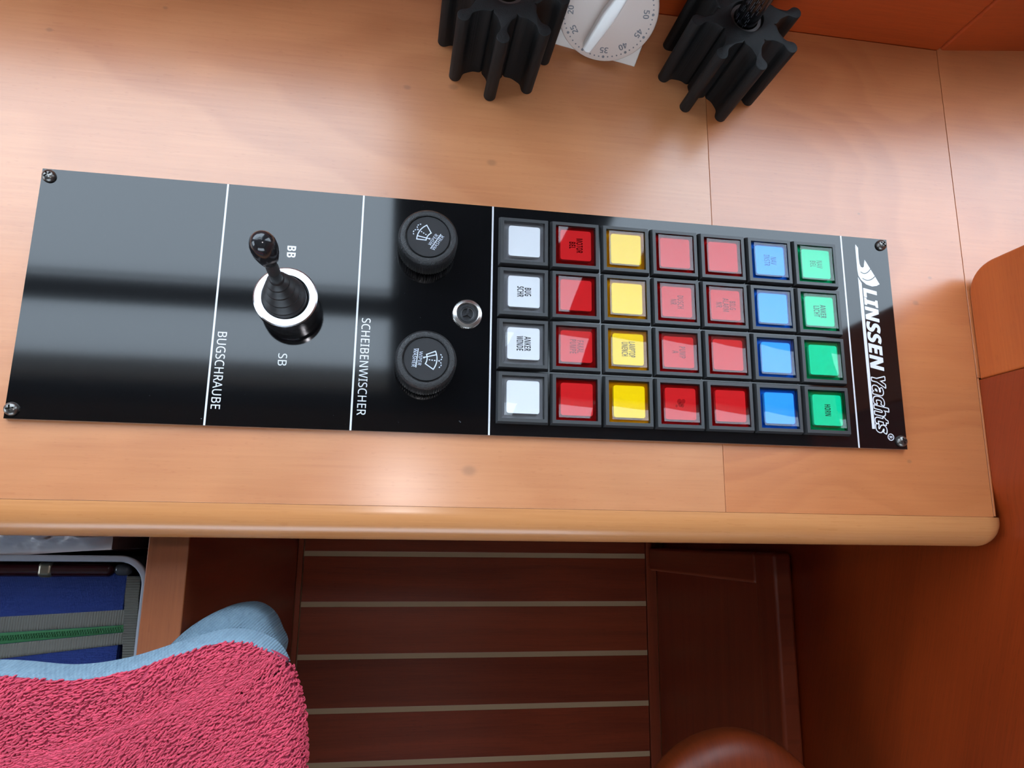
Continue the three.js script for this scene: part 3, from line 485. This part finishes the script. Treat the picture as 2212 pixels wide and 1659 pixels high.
{ // crumpled white bag and a dark folded strap in the gap behind the bin
  const b = thing('crumpled_bag', 'crumpled pale pinkish plastic bag tucked behind the bin under the dashboard', 'bag');
  const g = new THREE.PlaneGeometry(0.26, 0.062, 240, 60).rotateX(-Math.PI / 2), p = g.attributes.position;
  for (let i = 0; i < p.count; i++) { const u = p.getX(i), v = p.getZ(i), e = sstep(0.031, 0.022, Math.abs(v)) * sstep(0.13, 0.12, Math.abs(u)); const n = Math.abs(fbm(u * 45 + 8 + 2.5 * noise(u * 25, v * 60), v * 330 + 1.4 * Math.sin(u * 60), 4) - 0.5) * 2; p.setXYZ(i, u - 0.3305, -0.062 + e * 0.014 + 0.022 * e * (0.6 - n), v + 0.1035 + 0.0025 * Math.sin(u * 31) - 0.002 * u * 10 * 0); }
  g.computeVertexNormals();
  const u = g.clone(); { const q = u.attributes.position; for (let i = 0; i < q.count; i++) q.setY(i, -0.204); const ix = u.index.array; for (let i = 0; i < ix.length; i += 3) { const k = ix[i]; ix[i] = ix[i + 1]; ix[i + 1] = k; } u.computeVertexNormals(); }
  mesh('film', mergeGeometries([g.toNonIndexed(), u.toNonIndexed(), box(-0.458, -0.203, -0.2035, -0.066, 0.0765, 0.1325).toNonIndexed()].map(a => planar(a, 'xz'))), std([0.80, 0.70, 0.69], 0.4), b);
}

// ---------------------------------------------------------------- towel over the cupboard top
{
  const t = thing('terry_towel', 'folded raspberry red terry towel with light blue cotton hem', 'towel');
  // outline of the folded towel seen from above, from the far left round the corner to the near right
  const ol = [[-0.34, 0.1785], [-0.27, 0.1742], [-0.2144, 0.1745], [-0.19, 0.1765], [-0.172, 0.1742], [-0.148, 0.1668], [-0.134, 0.1633], [-0.122, 0.1645], [-0.112, 0.1700], [-0.1055, 0.182], [-0.1012, 0.1947], [-0.0996, 0.206], [-0.0988, 0.2151], [-0.0985, 0.24], [-0.0995, 0.32]].map(p => new THREE.Vector3(p[0], 0, p[1]));
  const cv = new THREE.CatmullRomCurve3(ol, false, 'centripetal'), NS = 220, E = cv.getSpacedPoints(NS), C = new THREE.Vector3(-0.30, 0, 0.34), RO = 0.011;
  const lump = (x, z) => 0.005 * (fbm(x * 18 + 2, z * 18 + 9, 3) - 0.5) + 0.004 * Math.sin(x * 34 + 1.5) * sstep(0.26, 0.17, z);
  // point at distance d from the edge; d < 0 hangs down the side
  const pt = (k, d) => { const e = E[k], dir = C.clone().sub(e).normalize(); const tn = E[Math.min(NS, k + 1)].clone().sub(E[Math.max(0, k - 1)]).normalize(), nrm = new THREE.Vector3(-tn.z, 0, tn.x); if (nrm.dot(dir) < 0) nrm.negate(); dir.lerp(nrm, 1 - sstep(0, 0.05, d)).normalize();
    if (d < 0) { const q = e.clone().addScaledVector(dir, Math.min(0.010, -d * 0.25)); q.y = -RO + d; return q; }
    const q = e.clone().addScaledVector(dir, d), r = d < RO ? Math.sqrt(RO * RO - (RO - d) * (RO - d)) - RO : 0; q.y = r + lump(q.x, q.z) * sstep(0, 0.012, d); return q; };
  const hemW = k => 0.0045 * (1 - sstep(NS * 0.585, NS * 0.635, k)) ;           // the hem turns under at the corner
  const surf = (ds, lift) => { const v = [], ix = [], n = ds(0).length; for (let k = 0; k <= NS; k++) for (const d of ds(k)) { const q = pt(k, d); v.push(q.x, q.y + lift, q.z); } for (let k = 0; k < NS; k++) for (let j = 0; j < n - 1; j++) { const a = k * n + j; ix.push(a, a + n, a + 1, a + 1, a + n, a + n + 1); } const g = new THREE.BufferGeometry(); g.setAttribute('position', new THREE.Float32BufferAttribute(v, 3)); g.setIndex(ix); g.computeVertexNormals(); return planar(g, 'xz'); };
  const den = grayTex(128, 128, 0.0064, 0.0064, (x, y) => 0.5 + 0.35 * Math.sin((x + y) * 2 * Math.PI / 0.0016) + 0.15 * Math.sin((x - y * 2) * 2 * Math.PI / 0.0016));
  const denC = tex(256, 256, 0.0512, 0.0512, 0, 0, (x, y) => { const w = 0.5 + 0.5 * Math.sin((x + y) * 2 * Math.PI / 0.0016), n = fbm(x * 700, y * 700, 3); return mix3([0.13, 0.205, 0.27], [0.21, 0.315, 0.39], clamp(0.35 * w + 0.8 * n - 0.1)); });
  const hemMat = new THREE.MeshPhysicalMaterial({ map: denC, roughness: 0.85, bumpMap: den, bumpScale: 0.0003 });
  const pinkT = std([0.36, 0.028, 0.066], 0.9);
  mesh('terry_cloth', surf(k => { const h = hemW(k), a = []; const d0 = h > 0.0005 ? h - 0.001 : -0.045; for (let i = 0; i <= 40; i++) a.push(d0 + (E[k].distanceTo(C) - d0) * Math.pow(i / 40, 1.6)); return a; }, 0), pinkT, t);
  mesh('hem', surf(k => { const h = hemW(k), a = []; for (let i = 0; i <= 16; i++) { const d = -0.045 + 0.048 * i / 16; a.push(Math.min(d, h)); } for (let i = 1; i <= 6; i++) a.push(0.003 + (Math.max(h, 0.0031) - 0.003) * i / 6); return a.map(d => h > 0.0005 ? Math.min(d, h) : -0.045 + 0.0001 * Math.random() * 0); }, 0.0002), hemMat, t);
  // lower fold of the hem showing beyond the corner
  const o2 = [[-0.1660, 0.1800], [-0.1610, 0.1725], [-0.1551, 0.1662], [-0.1480, 0.1608], [-0.1408, 0.1571], [-0.1340, 0.1556], [-0.1276, 0.1558], [-0.1225, 0.1585], [-0.1193, 0.1620], [-0.1165, 0.1675], [-0.1140, 0.1726], [-0.1150, 0.180]].map(p => new THREE.Vector3(-0.07 + (p[0] + 0.07) * 1.055, -0.020, 0.125 + (p[1] - 0.125) * 1.055));
  const c2 = new THREE.CatmullRomCurve3(o2).getPoints(70), v2 = [], i2 = [], n2 = 14;
  c2.forEach(p => { const inn = new THREE.Vector3(-0.138, 0, 0.186); for (let j = 0; j <= n2; j++) { const f = j / n2, q = p.clone(); if (f < 0.35) { const a = f / 0.35; q.y = -0.0695 + a * 0.025; } else { const a = (f - 0.35) / 0.65; q.lerp(new THREE.Vector3(inn.x, p.y, inn.z), a * 0.5); q.y = -0.038 - 0.0065 * Math.pow(1 - a, 3) + 0.0012 * Math.sin(p.x * 300) * a; } v2.push(q.x, q.y, q.z); } });
  for (let k = 0; k < c2.length - 1; k++) for (let j = 0; j < n2; j++) { const a = k * (n2 + 1) + j; i2.push(a, a + n2 + 1, a + 1, a + 1, a + n2 + 1, a + n2 + 2); }
  const g2 = new THREE.BufferGeometry(); g2.setAttribute('position', new THREE.Float32BufferAttribute(v2, 3)); g2.setIndex(i2); g2.computeVertexNormals();
  mesh('folded_hem', planar(g2, 'xz'), hemMat, t);
  // looped pile
  const loop = new THREE.TorusGeometry(0.00078, 0.00040, 5, 7, Math.PI * 1.05), M4 = new THREE.Matrix4(), list = [], cols = [];
  const up = new THREE.Vector3(0, 1, 0), qa = new THREE.Quaternion(), qb = new THREE.Quaternion(), qc = new THREE.Quaternion();
  const put = (k, d) => { const kk = Math.floor(k), q = pt(kk, d), qd = pt(kk, d + 0.001), qk = pt(Math.min(NS, kk + 1), d); const n = qd.clone().sub(q).cross(qk.clone().sub(q)).normalize(); if (d >= RO && n.y < 0) n.negate(); if (d < RO) { const e = C.clone().sub(E[kk]).normalize(); if (n.dot(e) > 0.05 + (n.y > 0 ? 2 : 0)) n.negate(); if (n.y < -0.2) n.negate(); }
    q.lerp(qk, k - kk); qa.setFromUnitVectors(up, n); const ang = 0.75 + 1.6 * (fbm(q.x * 26, q.z * 26 + 5, 2) - 0.5) + (rnd() - 0.5) * 0.7; qb.setFromAxisAngle(up, ang); qc.setFromEuler(new THREE.Euler((rnd() - 0.5) * 0.9 + 0.55, 0, (rnd() - 0.5) * 0.5));
    qa.multiply(qb).multiply(qc); const s = 0.78 + rnd() * 0.35; q.addScaledVector(n, 0.00005); list.push(new THREE.Matrix4().compose(q, qa, new THREE.Vector3(s * 1.2, s, s))); const v = 0.86 + 0.3 * rnd(); cols.push(v); };
  for (let k = 0; k < NS; k++) { const e = E[k];  const seg = E[k + 1].distanceTo(e), h = hemW(k), d0 = h > 0.0005 ? h + 0.0004 : -0.028;
    for (let d = d0; d < e.distanceTo(C) - 0.004; d += 0.00102) { const wid = seg * (1 - Math.max(0, d) / e.distanceTo(C)), n = wid / 0.00125; let c = Math.floor(n) + (rnd() < n % 1 ? 1 : 0); while (c-- > 0) { const q = pt(k, d); if (q.z > 0.262 && rnd() < 0.35) continue; put(k + rnd() * 0.999, d + (rnd() - 0.5) * 0.0008); } } }
  const im = new THREE.InstancedMesh(loop, std([0.56, 0.050, 0.094], 0.8, { sheen: 0.5, sheenRoughness: 0.5, sheenColor: new THREE.Color(0.5, 0.2, 0.25) }), list.length);
  list.forEach((m, i) => { im.setMatrixAt(i, m); im.setColorAt(i, new THREE.Color().setRGB(cols[i], cols[i], cols[i])); });
  im.name = 'pile'; im.userData.kind = 'stuff'; im.castShadow = im.receiveShadow = true; t.add(im);
  console.log('loops', list.length);
}

// ---------------------------------------------------------------- end of a wooden armrest at the near edge
{
  const s = thing('armchair_arm', 'rounded end of a polished mahogany armrest beside the framed side panel', 'armrest'); s.position.set(0.134, -0.4795, 0.30);
  const st = solid([0.24, 0.036, 0.006], [0.09, 0.012, 0.002], 57, 8, 26);
  const sh = new THREE.Shape(); sh.moveTo(-0.058, 0.36); sh.lineTo(-0.060, 0.0); sh.bezierCurveTo(-0.060, -0.045, -0.030, -0.0665, 0.002, -0.0665); sh.bezierCurveTo(0.028, -0.066, 0.048, -0.044, 0.062, -0.022); sh.lineTo(0.078, 0.005); sh.lineTo(0.078, 0.36); sh.closePath();
  const g = new THREE.ExtrudeGeometry(sh, { depth: 0.008, bevelEnabled: true, bevelThickness: 0.012, bevelSize: 0.016, bevelOffset: -0.016, bevelSegments: 8, curveSegments: 24 }).rotateX(Math.PI / 2).translate(0, 0.372, 0);
  mesh('arm_rest', planar(creased(g, 0.9), 'zx', 0.1, 0.2), new THREE.MeshPhysicalMaterial({ map: st, roughness: 0.45 }), s);
  mesh('arm_post', planar(rbox(-0.02, 0.03, 0, 0.352, 0.29, 0.34, 0.006, 3), 'yx'), matMahog, s);
}
renderer.render(scene, camera);
